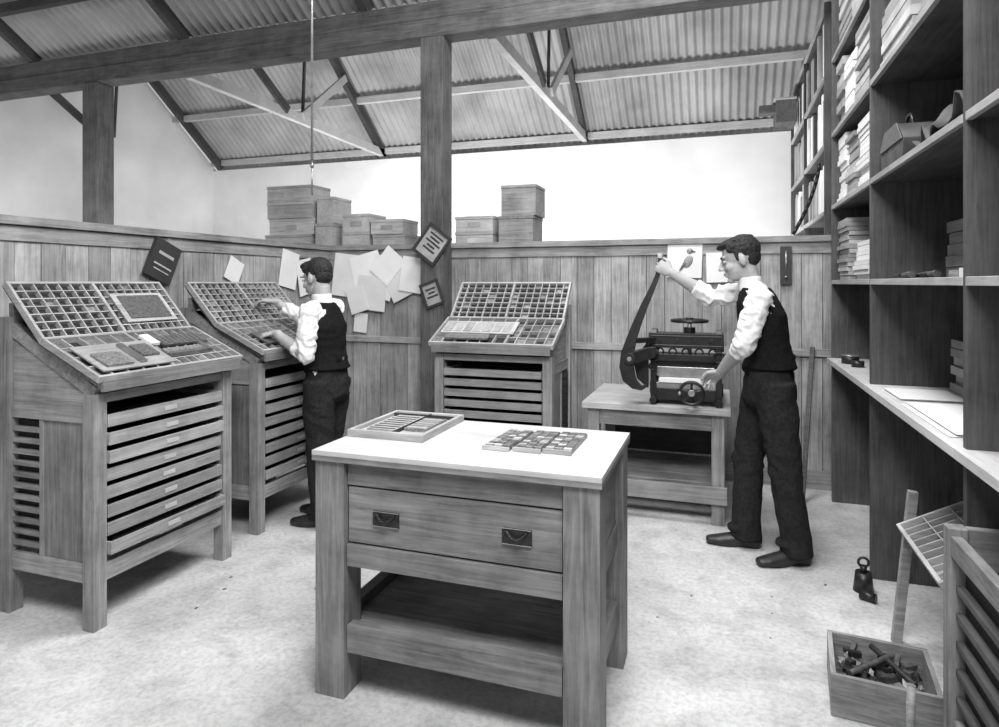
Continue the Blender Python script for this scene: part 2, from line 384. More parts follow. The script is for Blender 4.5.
for i in range(5):
    xx=gx0+.055+i*.078; mb.ring((xx,gy0+.015,z0+.325),(0,1,0),.022,.006,I,16,6)
cx=(gx0+gx1)/2+.02
mb.cyl((cx,gy0+.07,z0+.24),(cx,gy0+.07,z0+.53),.013,'steel'); mb.cyl((cx,gy0+.07,z0+.44),(cx,gy0+.07,z0+.475),.035,I)
mb.ring((cx,gy0+.07,z0+.515),(0,0,1),.105,.011,I); mb.cyl((cx,gy0+.07,z0+.50),(cx,gy0+.07,z0+.535),.024,I)
for i in range(4):
    a=i*math.pi/2+.5; mb.cyl((cx,gy0+.07,z0+.515),(cx+.1*math.cos(a),gy0+.07+.1*math.sin(a),z0+.515),.009,I)
wx,wy,wz=-.17,3.99,.80
mb.ring((wx,wy,wz),(0,1,0),.066,.010,I); mb.cyl((wx,wy-.012,wz),(wx,wy+.012,wz),.02,'steel'); mb.cyl((wx,wy,wz),(wx,gy0+.02,wz),.012,'steel')
for i in range(5):
    a=i*2*math.pi/5+.3; mb.cyl((wx,wy,wz),(wx+.064*math.cos(a),wy,wz+.064*math.sin(a)),.007,I)
mb.cyl((wx-.066,wy,wz-.0),(wx-.066,wy-.04,wz),.009,'steel')
cl=[(-.352,1.60,.010),(-.355,1.54,.012),(-.368,1.49,.013),(-.40,1.41,.016),(-.445,1.31,.021),(-.485,1.21,.025),(-.52,1.11,.030),(-.545,1.02,.038),(-.55,.94,.044),(-.535,.87,.040),(-.50,.83,.026),(-.46,.815,.014),(-.43,.83,.008)]
Lp=[];Rp=[]
for i,(x,z,w) in enumerate(cl):
    a=cl[max(0,i-1)];q=cl[min(len(cl)-1,i+1)];t=Vector((q[0]-a[0],q[1]-a[1])).normalized(); n=Vector((-t.y,t.x))
    Lp.append((x+n.x*w,z+n.y*w)); Rp.append((x-n.x*w,z-n.y*w))
k=mb.mi(I)
def lev(x,z,y): return mb.bm.verts.new((x,y,z))
ly0,ly1=3.985,4.015
r=[(lev(*Lp[i],ly0),lev(*Rp[i],ly0),lev(*Rp[i],ly1),lev(*Lp[i],ly1)) for i in range(len(cl))]
for i in range(len(cl)-1):
    for j in range(4):
        f=mb.bm.faces.new((r[i][j],r[i+1][j],r[i+1][(j+1)%4],r[i][(j+1)%4])); f.material_index=k
for e in (r[0],r[-1]): f=mb.bm.faces.new(e); f.material_index=k
mb.cyl((-.352,4.0,1.53),(-.352,4.0,1.63),.015,'case'); 
mb.bar((-.53,4.0,.99),(-.40,4.06,1.03),.05,.07,I); mb.bar((-.50,4.0,1.10),(-.40,4.10,1.10),.04,.03,I); mb.cyl((-.53,3.97,.99),(-.53,4.04,.99),.035,I)
mb.cyl((-.53,3.965,.99),(-.53,3.97,.99),.014,'steel')
mb.bar((-.405,4.03,1.03),(-.405,4.16,1.04),.05,.06,I)
mb.poly([(-.43,4.09,.80),(-.50,4.09,.86),(-.52,4.09,.96),(-.43,4.09,1.10)],(0,.025,0),I)
mb.done(bevel=.002)

# ---------------------------------------------------------------- shelving on right
def shelving(ys,z00,name):
    mb=MB(name); X0,X1=.69,1.27; w='shelf'
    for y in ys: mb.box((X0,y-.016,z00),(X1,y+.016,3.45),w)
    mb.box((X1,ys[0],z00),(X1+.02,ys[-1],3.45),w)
    for a,bq in zip(ys[:-1],ys[1:]):
        for z in (.953,1.468,1.96,2.44,2.93,3.42):
            if z==.953: mb.box((X0-.03,a+.0,z-.032),(X1,bq,z),'pale')
            else:
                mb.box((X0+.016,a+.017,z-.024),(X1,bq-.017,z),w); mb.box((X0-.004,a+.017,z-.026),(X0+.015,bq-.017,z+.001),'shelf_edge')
    return mb.done(bevel=.002)
shelving((1.0,2.30,3.62,4.80),0,'shelving_unit')
shelving((5.14,6.35,7.5),0.0,'shelving_unit')
def reams(name,items):
    mb=MB(name)
    for (x,y,z,w,d,h,n,mat) in items:
        for i in range(n):
            j=R.uniform(-.012,.018); q=R.uniform(-.010,.010)
            mb.box((x+j,y+q,z+.0015+i*h/n),(x+j+w,y+q+d,z+.0005+(i+1)*h/n-.002),mat)
    return mb.done(bevel=0)
reams('paper_reams',[(.72,3.70,1.961,.3,.40,.38,14,'paper'),(.72,4.15,1.961,.3,.28,.36,12,'greypaper'),(.72,4.47,1.961,.25,.26,.42,12,'paper')])
reams('paper_reams',[(.72,3.70,2.441,.3,.45,.42,12,'greypaper'),(.72,4.2,2.441,.3,.26,.38,9,'paper'),(.72,4.5,2.441,.3,.24,.42,8,'greypaper')])
reams('paper_reams',[(.72,3.70,2.931,.3,.5,.40,9,'greypaper'),(.72,4.25,2.931,.3,.48,.36,8,'greypaper')])
reams('paper_reams',[(.72,4.42,1.469,.2,.32,.38,14,'greypaper'),(.74,3.9,1.469,.25,.4,.22,8,'paper')])
reams('account_books',[(.71,5.2+i*.065,1.9615,.25,.05,R.uniform(.28,.42),1,R.choice(['paper','paper','greypaper','box'])) for i in range(17)])
reams('account_books',[(.71,6.42+i*.07,1.9615,.25,.055,R.uniform(.28,.42),1,R.choice(['paper','greypaper'])) for i in range(14)])
reams('account_books',[(.71,5.2+i*.085,2.4415,.25,.065,R.uniform(.3,.43),1,R.choice(['paper','paper','greypaper','ink'])) for i in range(13)])
reams('account_books',[(.71,6.42+i*.1,2.4415,.25,.085,R.uniform(.28,.42),1,R.choice(['paper','greypaper','box'])) for i in range(10)])
reams('account_books',[(.71,5.2+i*.1,2.9315,.25,.08,R.uniform(.28,.42),1,R.choice(['paper','ink','greypaper','box'])) for i in range(22) if not 10<i<13])
reams('paper_reams',[(.72,2.40,2.441,.35,.5,.36,6,'box'),(.72,3.0,2.441,.35,.5,.30,7,'greypaper')])
reams('paper_reams',[(.72,2.40,2.931,.35,.5,.36,4,'greypaper'),(.72,3.0,2.931,.35,.5,.38,5,'box')])
reams('paper_bundles',[(.98,3.1,1.469,.24,.4,.26,5,'box'),(1.0,2.5,1.469,.22,.4,.32,4,'greypaper')])
reams('paper_bundles',[(1.0,3.1,.954,.24,.4,.24,6,'greypaper'),(1.0,2.5,1.01,.22,.4,.2,4,'box')])
mb=MB('wall_bracket_box'); mb.box((.50,6.9,3.02),(.686,7.25,3.24),'timber'); mb.box((.35,6.98,3.14),(.50,7.12,3.22),'timber'); mb.box((.48,6.88,3.24),(.686,7.27,3.26),'case'); mb.done(bevel=.004)
mb=MB('curved_iron_bar')
pp=[Vector((.655-.17*(i/10)**1.6,5.125,2.30-.50*(i/10))) for i in range(11)]
for i in range(10): mb.cyl(pp[i],pp[i+1],.013,'iron')
mb.done()

# ---------------------------------------------------------------- organic tools
def tube(bm,pts,rads,seg=16,ref=(1,0,0),capk=1.0):
    pts=[Vector(p) for p in pts]; n=len(pts); rings=[]
    rads=[(r,r) if not isinstance(r,tuple) else r for r in rads]
    ref=Vector(ref)
    T=[]
    for i in range(n):
        a=pts[max(0,i-1)];c_=pts[min(n-1,i+1)];T.append((c_-a).normalized())
    seq=[]
    t=T[0]
    for an in (85,60,30): 
        s_=math.sin(math.radians(an)); c_=math.cos(math.radians(an)); seq.append((pts[0]-t*min(rads[0])*s_*capk,t,(rads[0][0]*c_,rads[0][1]*c_)))
    for i in range(n): seq.append((pts[i],T[i],rads[i]))
    t=T[-1]
    for an in (30,60,85):
        s_=math.sin(math.radians(an)); c_=math.cos(math.radians(an)); seq.append((pts[-1]+t*min(rads[-1])*s_*capk,t,(rads[-1][0]*c_,rads[-1][1]*c_)))
    for p,t,(ra,rb) in seq:
        a=ref-t*ref.dot(t)
        if a.length<.05: a=t.orthogonal()
        a.normalize(); bb=t.cross(a)
        rings.append([bm.verts.new(p+a*ra*math.cos(2*math.pi*k/seg)+bb*rb*math.sin(2*math.pi*k/seg)) for k in range(seg)])
    for i in range(len(rings)-1):
        for k in range(seg):
            bm.faces.new((rings[i][k],rings[i][(k+1)%seg],rings[i+1][(k+1)%seg],rings[i+1][k]))
    bm.faces.new(rings[0][::-1]); bm.faces.new(rings[-1])
def ell(bm,c,r,T=None,seg=16):
    mt=Matrix.Translation(c)@Matrix.Diagonal((*r,1))
    if T: mt=T@mt
    bmesh.ops.create_uvsphere(bm,u_segments=seg,v_segments=seg//2+2,radius=1,matrix=mt)
def remesh(fn,vox,sm,fold=None):
    bm=bmesh.new(); fn(bm); bmesh.ops.recalc_face_normals(bm,faces=bm.faces)
    me=bpy.data.meshes.new('tmp'); bm.to_mesh(me); bm.free()
    o=bpy.data.objects.new('tmp',me); S.collection.objects.link(o)
    md=o.modifiers.new('r','REMESH'); md.mode='VOXEL'; md.voxel_size=vox
    if sm:
        m2=o.modifiers.new('s','SMOOTH'); m2.iterations=sm; m2.factor=.5
    dg=bpy.context.evaluated_depsgraph_get(); res=bpy.data.meshes.new_from_object(o.evaluated_get(dg))
    bpy.data.objects.remove(o)
    if fold:
        amp,f=fold; f=Vector(f)
        nr=[Vector(v.normal) for v in res.vertices]
        for v,n in zip(res.vertices,nr):
            p=v.co; q=Vector((p.x*f.x+p.z*3,p.y*f.y,p.z*f.z+p.x*4))
            w=noise.noise(p*3.1)*.6
            d=1-abs(noise.noise(q+Vector((w,w,w))*2))*2.2
            d2=noise.noise(q*2.3+Vector((5,1,2)))
            v.co=p+n*amp*(d-.45+.35*d2)
    return res
def hand(bm,w,f,n,side,curl=(.5,.6,.5),sc=1.0,thumb_curl=.3,spread=.05):
    w=Vector(w);f=Vector(f).normalized();n=Vector(n);n=(n-f*n.dot(f)).normalized();s_=f.cross(n)*side
    tube(bm,[w-f*.03*sc,w+f*.0,w+f*.03*sc,w+f*.065*sc,w+f*.085*sc],[(.022*sc,.028*sc),(.020*sc,.027*sc),(.017*sc,.036*sc),(.015*sc,.040*sc),(.012*sc,.038*sc)],ref=n,capk=.6)
    for k,(o,L) in enumerate(((.030,.074),(.011,.083),(-.010,.077),(-.029,.060))):
        p=w+f*(.082-.004*abs(k-1))*sc+s_*o*sc; a=0; pts=[p-f*.02*sc,p]; 
        for sg,cu in zip((.44,.32,.24),curl):
            a+=cu; d=f*math.cos(a)+n*math.sin(a)+s_*spread*(o/.03)
            p=p+d.normalized()*L*sg*sc; pts.append(p)
        tube(bm,pts,[.0095*sc,.0092*sc,.0085*sc,.0078*sc,.0068*sc],seg=10)
    p=w+f*.02*sc+s_*.022*sc; pts=[p]
    d=(f*.75+s_*.7+n*.25).normalized(); p=p+d*.042*sc; pts.append(p)
    d=(f*.9+s_*(.45-thumb_curl)+n*(.3+thumb_curl)).normalized(); p=p+d*.03*sc; pts.append(p)
    d=(f*.9+s_*(.2-thumb_curl)+n*(.35+thumb_curl)).normalized(); p=p+d*.024*sc; pts.append(p)
    tube(bm,pts,[.014*sc,.011*sc,.010*sc,.0085*sc],seg=10)

def person(name,J,capped,sc=1.0):
    mb=MB(name); V=lambda k:Vector(J[k])
    fwd=Vector(J['fwd']).normalized()
    hc=V('head'); yaw=J['hyaw']; pit=J['hpitch']
    HT=Matrix.Translation(hc)@Matrix.Rotation(yaw,4,'Z')@Matrix.Rotation(pit,4,'Y')@Matrix.Scale(sc*1.06,4)
    def skin(bm):
        ell(bm,(-.014,0,.030),(.092,.072,.084),HT); ell(bm,(.022,0,-.030),(.064,.056,.080),HT)
        ell(bm,(.038,0,-.076),(.040,.042,.028),HT); ell(bm,(.066,0,-.094),(.020,.022,.017),HT)
        ell(bm,(.074,0,.028),(.014,.045,.010),HT); ell(bm,(.052,.038,-.028),(.026,.018,.022),HT); ell(bm,(.052,-.038,-.028),(.026,.018,.022),HT)
        tube(bm,[HT@Vector(p) for p in ((.078,0,.018),(.092,0,-.004),(.104,0,-.026))],[.008,.0095,.0115],seg=10)
        ell(bm,(.093,.009,-.032),(.010,.008,.007),HT); ell(bm,(.093,-.009,-.032),(.010,.008,.007),HT)
        ell(bm,(.083,0,-.054),(.012,.020,.0065),HT); ell(bm,(.081,0,-.067),(.012,.018,.0065),HT)
        for s_ in (1,-1):
            ell(bm,(-.012,.074*s_,-.008),(.018,.009,.029),HT)
        nb=V('neck'); tube(bm,[nb-Vector((0,0,.04)),nb+Vector((0,0,.01)),HT@Vector((-.022,0,-.06))],[.062,.055,.054])
    mb.add_mesh(remesh(skin,.0042,2),'skin')
    def eyes(bm):
        for s_ in (1,-1): ell(bm,(.074,.030*s_,.006),(.010,.014,.007),HT)
    bm=bmesh.new(); eyes(bm); me=bpy.data.meshes.new('e'); bm.to_mesh(me); bm.free(); mb.add_mesh(me,'eye')
    bm=bmesh.new()
    for s_ in (1,-1):
        ell(bm,(.0815,.030*s_,.005),(.004,.006,.006),HT); ell(bm,(.084,.031*s_,.029),(.006,.018,.0045),HT)
    ell(bm,(.093,0,-.0605),(.003,.016,.0016),HT)
    me=bpy.data.meshes.new('e'); bm.to_mesh(me); bm.free(); mb.add_mesh(me,'hair')
    def hair(bm):
        ell(bm,(-.030,0,.046),(.088,.076,.080),HT); ell(bm,(-.054,0,.010),(.054,.066,.062),HT)
        ell(bm,(.026,.012,.096),(.050,.048,.022),HT@Matrix.Rotation(.12,4,'Y')); 
        for s_ in (1,-1): ell(bm,(.008,.064*s_,.026),(.013,.009,.034),HT); ell(bm,(.022,.056*s_,.065),(.03,.014,.03),HT)
        if capped: ell(bm,(.050,-.01,.092),(.036,.042,.018),HT@Matrix.Rotation(.1,4,'Y')); ell(bm,(-.02,0,.10),(.078,.058,.022),HT)
    mb.add_mesh(remesh(hair,.0045,1,(.0022,(60,90,60))),'hair')
    nb=V('neck')
    def collar(bm): tube(bm,[nb-Vector((0,0,.035)),nb+Vector((0,0,.03))-fwd*-.006],[.067,.060],capk=.2,seg=20)
    mb.add_mesh(remesh(collar,.006,1),'shirt')
    pel,wa,ch=V('pelvis'),V('waist'),V('chest')
    sh=(V('shN')+V('shF'))/2
    ax=(V('shF')-V('shN')).normalized()
    def k(a,b2): return (a*sc,b2*sc)
    def shirt(bm):
        tube(bm,[pel,wa,ch,sh+Vector((0,0,-.02)),nb-Vector((0,0,.02))],[k(.150,.108),k(.130,.096),k(.160,.112),k(.145,.086),k(.065,.058)],ref=ax,capk=.3,seg=24)
        for q in ('N','F'):
            s0,e,w=V('sh'+q),V('el'+q),V('wr'+q); s1=s0+(sh-s0)*.35
            fo=e+(w-e)*J['sleeve'+q]
            tube(bm,[s1,s0,s0+(e-s0)*.35,s0+(e-s0)*.75,e,e+(fo-e)*.6,fo],[.055*sc,.061*sc,.062*sc,.062*sc,.058*sc,.052*sc,.044*sc],capk=.5)
            tube(bm,[fo-(w-e).normalized()*.03,fo+(w-e).normalized()*.005],[.050*sc,.049*sc],capk=.15)
            ell(bm,e-Vector((0,0,.015)),(.052*sc,.052*sc,.048*sc))
    mb.add_mesh(remesh(shirt,.006,1,(.009,(18,18,22))),'shirt')
    def arms(bm):
        for q in ('N','F'):
            e,w=V('el'+q),V('wr'+q)
            tube(bm,[e,e+(w-e)*.3,e+(w-e)*.7,w],[.041*sc,.043*sc,.033*sc,.025*sc])
            h=J['hand'+q]; hand(bm,w,h[0],h[1],h[2],h[3],sc)
    mb.add_mesh(remesh(arms,.0042,2),'skin')
    def vest(bm):
        lo=pel+(wa-pel)*.50
        tube(bm,[lo,lo+(wa-lo)*.6,wa+(ch-wa)*.2,ch,sh+Vector((0,0,-.03)),sh+Vector((0,0,.030))],[k(.170,.140),k(.156,.124),k(.146,.112),k(.170,.126),k(.140,.104),k(.092,.078)],ref=ax,capk=.12,seg=28)
        for s_ in (-1,1): ell(bm,lo+fwd*.10*sc+ax*.05*s_+Vector((0,0,-.015)),(.035,.04,.035))
    mb.add_mesh(remesh(vest,.006,1,(.004,(12,12,16))),'vest')
    bk=pel+(wa-pel)*.95-fwd*.118*sc
    mb.bar(bk-ax*.06,bk+ax*.06,.008,.018,'vest'); mb.bar(bk-ax*.010-fwd*.003,bk+ax*.010-fwd*.003,.006,.018,'brass')
    def legs(bm):
        tube(bm,[pel+Vector((0,0,-.10)),pel,pel+(wa-pel)*.6],[k(.155,.136),k(.162,.132),k(.142,.108)],ref=ax,capk=.4,seg=24)
        for q in ('N','F'):
            hp,kn,an=V('hip'+q),V('kn'+q),V('an'+q)
            tube(bm,[hp+Vector((0,0,.03)),hp+(kn-hp)*.4,kn,kn+(an-kn)*.5,an+Vector((0,0,.05)),an+Vector((0,0,-.035))],[.100*sc,.098*sc,.080*sc,.075*sc,.074*sc,.080*sc],capk=.15)
            ell(bm,kn+fwd*.012,(.080*sc,.076*sc,.07*sc)); ell(bm,an+Vector((0,0,.015))+fwd*.02,(.080*sc,.074*sc,.03))
    mb.add_mesh(remesh(legs,.007,1,(.007,(11,11,9))),'clothdark')
    def shoes(bm):
        for q in ('N','F'):
            an=V('an'+q); d=Vector(J['foot'+q]).normalized(); base=Vector((an.x,an.y,0)); L=sc
            tube(bm,[base-d*.055*L+Vector((0,0,.038)),base+d*.0+Vector((0,0,.045)),base+d*.08*L+Vector((0,0,.036)),base+d*.15*L+Vector((0,0,.027)),base+d*.195*L+Vector((0,0,.022))],[(.036,.036),(.040,.043),(.043,.035),(.044,.026),(.034,.021)],ref=Vector((0,0,1)).cross(d),capk=.8)
            tube(bm,[base+Vector((0,0,.05)),base+Vector((0,0,.11))],[.040,.042])
            T=Matrix.Translation(base)@Matrix.Rotation(math.atan2(d.y,d.x),4,'Z')
            ell(bm,(-.04*L,0,.014),(.036,.034,.013),T); ell(bm,(.11*L,0,.010),(.09,.043,.0095),T); 
    mb.add_mesh(remesh(shoes,.005,1),'leather')
    return mb.done()

person('man',dict(fwd=(-1,0.05,0),head=(.090,3.80,1.578),hyaw=math.pi-.0,hpitch=.26,
  pelvis=(.240,3.78,.93),waist=(.24,3.78,1.07),chest=(.205,3.79,1.26),neck=(.150,3.80,1.45),
  shN=(.185,3.62,1.385),elN=(.11,3.59,1.135),wrN=(-.01,3.80,.955),shF=(.165,3.95,1.395),elF=(-.07,4.0,1.375),wrF=(-.285,3.965,1.51),
  sleeveN=.25,sleeveF=.35,
  handN=((-.5,.75,-.45),(-.5,-.1,-1),1,(.45,.6,.5)),
  handF=((-.85,0.1,.50),(.1,1,-.1),-1,(.9,1.1,.7)),
  hipN=(.26,3.68,.89),hipF=(.215,3.87,.89),knN=(.31,3.66,.48),anN=(.36,3.66,.09),knF=(.14,3.86,.48),anF=(.125,3.82,.09),
  footN=(-1,-.45,0),footF=(-1,-.05,0)),True,1.0)
dx=-.05
person('man',dict(fwd=(-1,0.05,0),head=(-2.325+dx*.7,3.42,1.478),hyaw=math.pi-.12,hpitch=.24,
  pelvis=(-2.235+dx,3.42,.87),waist=(-2.235+dx,3.42,1.0),chest=(-2.25+dx,3.42,1.18),neck=(-2.27+dx,3.42,1.35),
  shN=(-2.25+dx,3.26,1.29),elN=(-2.235+dx,3.20,1.04),wrN=(-2.46+dx,3.22,1.15),shF=(-2.27+dx,3.57,1.30),elF=(-2.48+dx,3.60,1.19),wrF=(-2.73,3.50,1.33),
  sleeveN=.3,sleeveF=.7,
  handN=((-1,.1,-.1),(-.1,0,-1),1,(.35,.5,.4)),
  handF=((-1,-.25,.1),(-.3,0,-1),-1,(.35,.4,.4)),
  hipN=(-2.235+dx,3.33,.83),hipF=(-2.235+dx,3.51,.83),knN=(-2.22+dx,3.32,.45),anN=(-2.20+dx,3.31,.09),knF=(-2.28+dx,3.51,.45),anF=(-2.28+dx,3.50,.09),
  footN=(-1,-.1,0),footF=(-1,.0,0)),False,.95)

# ---------------------------------------------------------------- shelf clutter
def drape(name,x0,x1,y0,y1,zb,amp,seed,mat,curl=0):
    mb=MB(name); k=mb.mi(mat); n1_,n2_=22,30; rows=[]
    for i in range(n1_+1):
        row=[]
        for j in range(n2_+1):
            u,v=i/n1_,j/n2_; x=x0+(x1-x0)*u+.03*noise.noise(Vector((v*5,seed,0))); y=y0+(y1-y0)*v+.04*noise.noise(Vector((u*4,seed,3)))
            h=abs(noise.noise(Vector((u*2.2+v*1.2,v*3.2,seed))))*amp*2.2+abs(noise.noise(Vector((u*6,v*7,seed+5))))*amp*.6
            h+=curl*(max(0,u-.35)**1.2)*math.sin(v*math.pi)
            row.append(mb.bm.verts.new((x,y,zb+h)))
        rows.append(row)
    for i in range(n1_):
        for j in range(n2_):
            f=mb.bm.faces.new((rows[i][j],rows[i+1][j],rows[i+1][j+1],rows[i][j+1])); f.material_index=k; f.smooth=True
    o=mb.done(); md=o.modifiers.new('t','SOLIDIFY'); md.thickness=.006; md.offset=1
    return o
drape('leather_apron',.735,1.12,2.42,3.06,1.963,.09,2.0,'cloth_grey',.30)
mb=MB('leather_tool_satchel')
mb.poly([(.72,3.52,1.963),(.72,3.16,1.963),(.72,3.12,2.06),(.72,3.22,2.14),(.72,3.44,2.14),(.72,3.54,2.06)],(.14,0,0),'cloth_grey'); mb.ring((.79,3.33,2.14),(1,0,0),.06,.008,'iron',18,6)
mb.poly([(.712,3.53,2.06),(.712,3.13,2.06),(.712,3.22,2.145),(.712,3.44,2.145)],(.006,0,0),'shelf' if False else 'engraved')
mb.done(bevel=.012)
mb=MB('rolled_paper'); mb.cyl((1.17,2.40,2.012),(1.17,3.0,2.012),.030,'greypaper'); mb.cyl((1.17,2.42,2.075),(1.17,3.02,2.075),.030,'paper'); mb.done()
mb=MB('hand_tools')
for (x,y,a,L) in ((.75,3.2,.4,.2),(.78,2.95,-.3,.25),(.74,2.75,.1,.22),(.80,3.4,1.2,.15),(.72,3.0,.05,.3)):
    d=Vector((math.sin(a)*.3,math.cos(a),0)).normalized(); p=Vector((x,y,1.484))
    mb.cyl(p,p+d*L*.45,.014,'darkmetal',.010); mb.cyl(p+d*L*.45,p+d*L,.006,'iron')
mb.box((.74,2.36,1.4695),(.9,2.52,1.50),'paper'); mb.box((.75,2.40,1.501),(.88,2.50,1.53),'greypaper'); mb.box((.75,2.56,1.4695),(.85,2.66,1.495),'box')
mb.done()
reams('paper_sheets',[(.70,2.45,.954,.27,.6,.012,3,'paper'),(.72,3.15,.954,.25,.3,.01,2,'paper')])
mb=MB('ink_tin'); mb.cyl((.75,4.5,.954),(.75,4.5,1.0),.05,'iron'); mb.cyl((.75,4.5,1.0),(.75,4.5,1.006),.052,'steel'); mb.cyl((.76,4.32,.954),(.76,4.32,.99),.035,'iron'); mb.done()
# ---------------------------------------------------------------- lower right
mb=MB('low_case_stand')
for (x,y,h) in ((.62,1.70,.74),(.62,2.20,.74),(1.05,1.70,.80),(1.05,2.20,.80)): mb.box((x,y,0),(x+.05,y+.05,h),'cabinet')
for y in (1.70,2.20):
    mb.box((.67,y+.01,.62),(1.05,y+.04,.74),'cabinet'); mb.box((.67,y+.015,.1),(1.05,y+.035,.62),'shelf')
mb.box((.625,1.75,.66),(.655,2.20,.72),'cabinet'); mb.box((.63,1.75,.12),(.655,2.20,.19),'cabinet')
mb.box((.66,1.755,.19),(.668,2.195,.655),'dark')
for i in range(5): mb.box((.636,1.755,.24+i*.08),(.659,2.195,.262+i*.08),'shelf')
mb.done(bevel=.003)
mb=MB('sloped_type_case')
d=Vector((.27,0,.14)).normalized(); n=Vector((-d.z,0,d.x))
T=Matrix(((d.x,0,n.x,.67),(0,1,0,2.42),(d.z,0,n.z,.46),(0,0,0,1)))
type_case(mb,.30,.54,T,9,3,0.1,'case')
mb.bar((.665,3.0,0),(.72,2.985,.62),.035,.03,'cabinet',up=(0,1,0)); mb.bar((.93,3.0,0),(.93,2.985,.70),.035,.03,'cabinet',up=(0,1,0))
mb.bar((.93,2.44,0),(.93,2.44,.58),.03,.03,'cabinet',up=(0,1,0)); mb.bar((.715,2.93,.455),(.715,2.45,.455),.03,.02,'cabinet'); mb.bar((.93,2.99,.54),(.93,2.45,.54),.03,.02,'cabinet'); mb.bar((.715,2.99,.455),(.93,2.99,.56),.02,.03,'cabinet')
mb.done(bevel=.002)
mb=MB('wooden_tool_box'); T=Matrix.Translation((.345,2.42,0))@Matrix.Rotation(-.10,4,'Z'); W,L,h=.32,.31,.14
mb.box((0,0,.002),(W,L,.014),'cabinet',T); mb.box((0,0,.014),(W,.016,h),'cabinet',T); mb.box((0,L-.016,.014),(W,L,h),'cabinet',T); mb.box((0,.016,.014),(.016,L-.016,h),'cabinet',T); mb.box((W-.016,.016,.014),(W,L-.016,h),'cabinet',T)
for i in range(80):
    a=R.uniform(0,3.14); l=R.uniform(.012,.03); p=Vector((R.uniform(.05,W-.05),R.uniform(.05,L-.05),R.uniform(.05,.12)))
    TT=T@Matrix.Translation(p)@Matrix.Rotation(a,4,'Z')@Matrix.Rotation(R.uniform(-.6,.6),4,'Y')
    mb.box((-l,-R.uniform(.007,.014),-.009),(l,R.uniform(.007,.014),.009),R.choice(['darkmetal','darkmetal','darkmetal','metal','iron','box']),TT)
for (a_,b2) in (((.06,.05,.13),(.2,.2,.145)),((.25,.06,.13),(.14,.25,.14))): mb.cyl(T@Vector(a_),T@Vector(b2),.010,'darkmetal',seg=10)
mb.done(bevel=.001)
mb=MB('wooden_mallet'); mb.cyl((.47,2.22,.036),(.58,2.20,.036),.035,'cabinet'); mb.cyl((.525,2.21,.06),(.535,2.235,.25),.012,'cabinet'); mb.done()
mb=MB('iron_weight'); mb.cyl((.63,3.45,.001),(.63,3.45,.09),.045,'iron',.035); mb.cyl((.63,3.45,.09),(.63,3.45,.12),.015,'iron'); mb.ring((.63,3.45,.135),(0,1,0),.022,.006,'iron',14,6); mb.cyl((.60,3.36,.022),(.66,3.33,.022),.02,'iron'); mb.done()
mb=MB('leaning_batten'); mb.bar((.50,4.70,.005),(.60,5.02,1.0),.03,.02,'timber'); mb.done()
mb=MB('floor_scraps')
for i in range(34):
    x=R.uniform(-2.3,.5); y=R.uniform(1.9,4.2); s_=R.uniform(.003,.009); T=Matrix.Translation((x,y,.0005))@Matrix.Rotation(R.uniform(0,3),4,'Z')
    mb.box((-s_,-s_*.6,0),(s_,s_*.6,.002),R.choice(['greypaper','paper','metal']),T)
mb.done()

# ---------------------------------------------------------------- wall things
def wallsheet(mb,c,w,h,rot,mat,plane='y',off=0,th=.003,bend=0):
    if plane=='y': T=Matrix.Translation((c[0],c[1]-off,c[2]))@Matrix.Rotation(rot,4,'Y')
    else: T=Matrix.Translation((c[0]+off,c[1],c[2]))@Matrix.Rotation(math.pi/2,4,'Z')@Matrix.Rotation(rot,4,'Y')
    mb.box((-w/2,-th,-h/2),(w/2,0,h/2),mat,T); return T
mb=MB('hanging_almanac'); T=wallsheet(mb,(XL+.016,3.17,1.585),.20,.25,.42,'ink','x',0,.03); mb.box((-.06,-.034,.03),(.06,-.0305,.05),'greypaper',T); mb.box((-.07,-.034,-.04),(.07,-.0305,-.03),'greypaper',T); mb.box((-.06,-.034,-.07),(.06,-.0305,-.063),'greypaper',T); mb.box((-.01,-.002,.12),(.01,.0,.18),'greypaper',T); mb.done()
mb=MB('pinned_card'); wallsheet(mb,(XL+.016,3.82,1.54),.15,.17,.45,'paper','x'); mb.done()
mb=MB('pinned_papers')
for i,(x,z,w,h,r_) in enumerate(((-3.18,1.52,.24,.38,.12),(-3.08,1.48,.22,.30,.5),(-2.95,1.54,.30,.34,-.25),(-2.80,1.50,.26,.36,.3),(-2.65,1.48,.24,.34,-.45),(-2.90,1.36,.28,.30,.1),(-2.74,1.60,.22,.28,.7),(-3.04,1.30,.18,.22,-.3),(-2.50,1.52,.22,.3,.15))):
    wallsheet(mb,(x,YB-.024,z),w,h,r_,'paper','y',i*.0035)
wallsheet(mb,(-3.02,YB-.024,1.10),.13,.17,.1,'paper','y',.0)
mb.done()
mb=MB('pinned_papers')
for i,(y,z,w,h,r_) in enumerate(((4.45,1.56,.22,.3,.2),(4.66,1.50,.2,.3,-.2))): wallsheet(mb,(XL+.016,y,z),w,h,r_,'paper','x',i*.0035)
mb.done()
mb=MB('framed_notice'); T=wallsheet(mb,(-2.24,4.848,1.765),.22,.26,.65,'greypaper','y',0,.008)
for a_,b__ in (((-.12,-.02,-.14),(.12,0,-.115)),((-.12,-.02,.115),(.12,0,.14)),((-.12,-.02,-.115),(-.098,0,.115)),((.098,-.02,-.115),(.12,0,.115))): mb.box(a_,b__,'ink',T)
for i,w_ in enumerate((.14,.10,.15,.08,.12)): mb.box((-w_/2,-.010,.07-i*.032),(w_/2,-.0085,.085-i*.032),'ink',T)
mb.done()
mb=MB('framed_notice'); T=wallsheet(mb,(-2.24,4.848,1.36),.15,.19,-.35,'greypaper','y',0,.008)
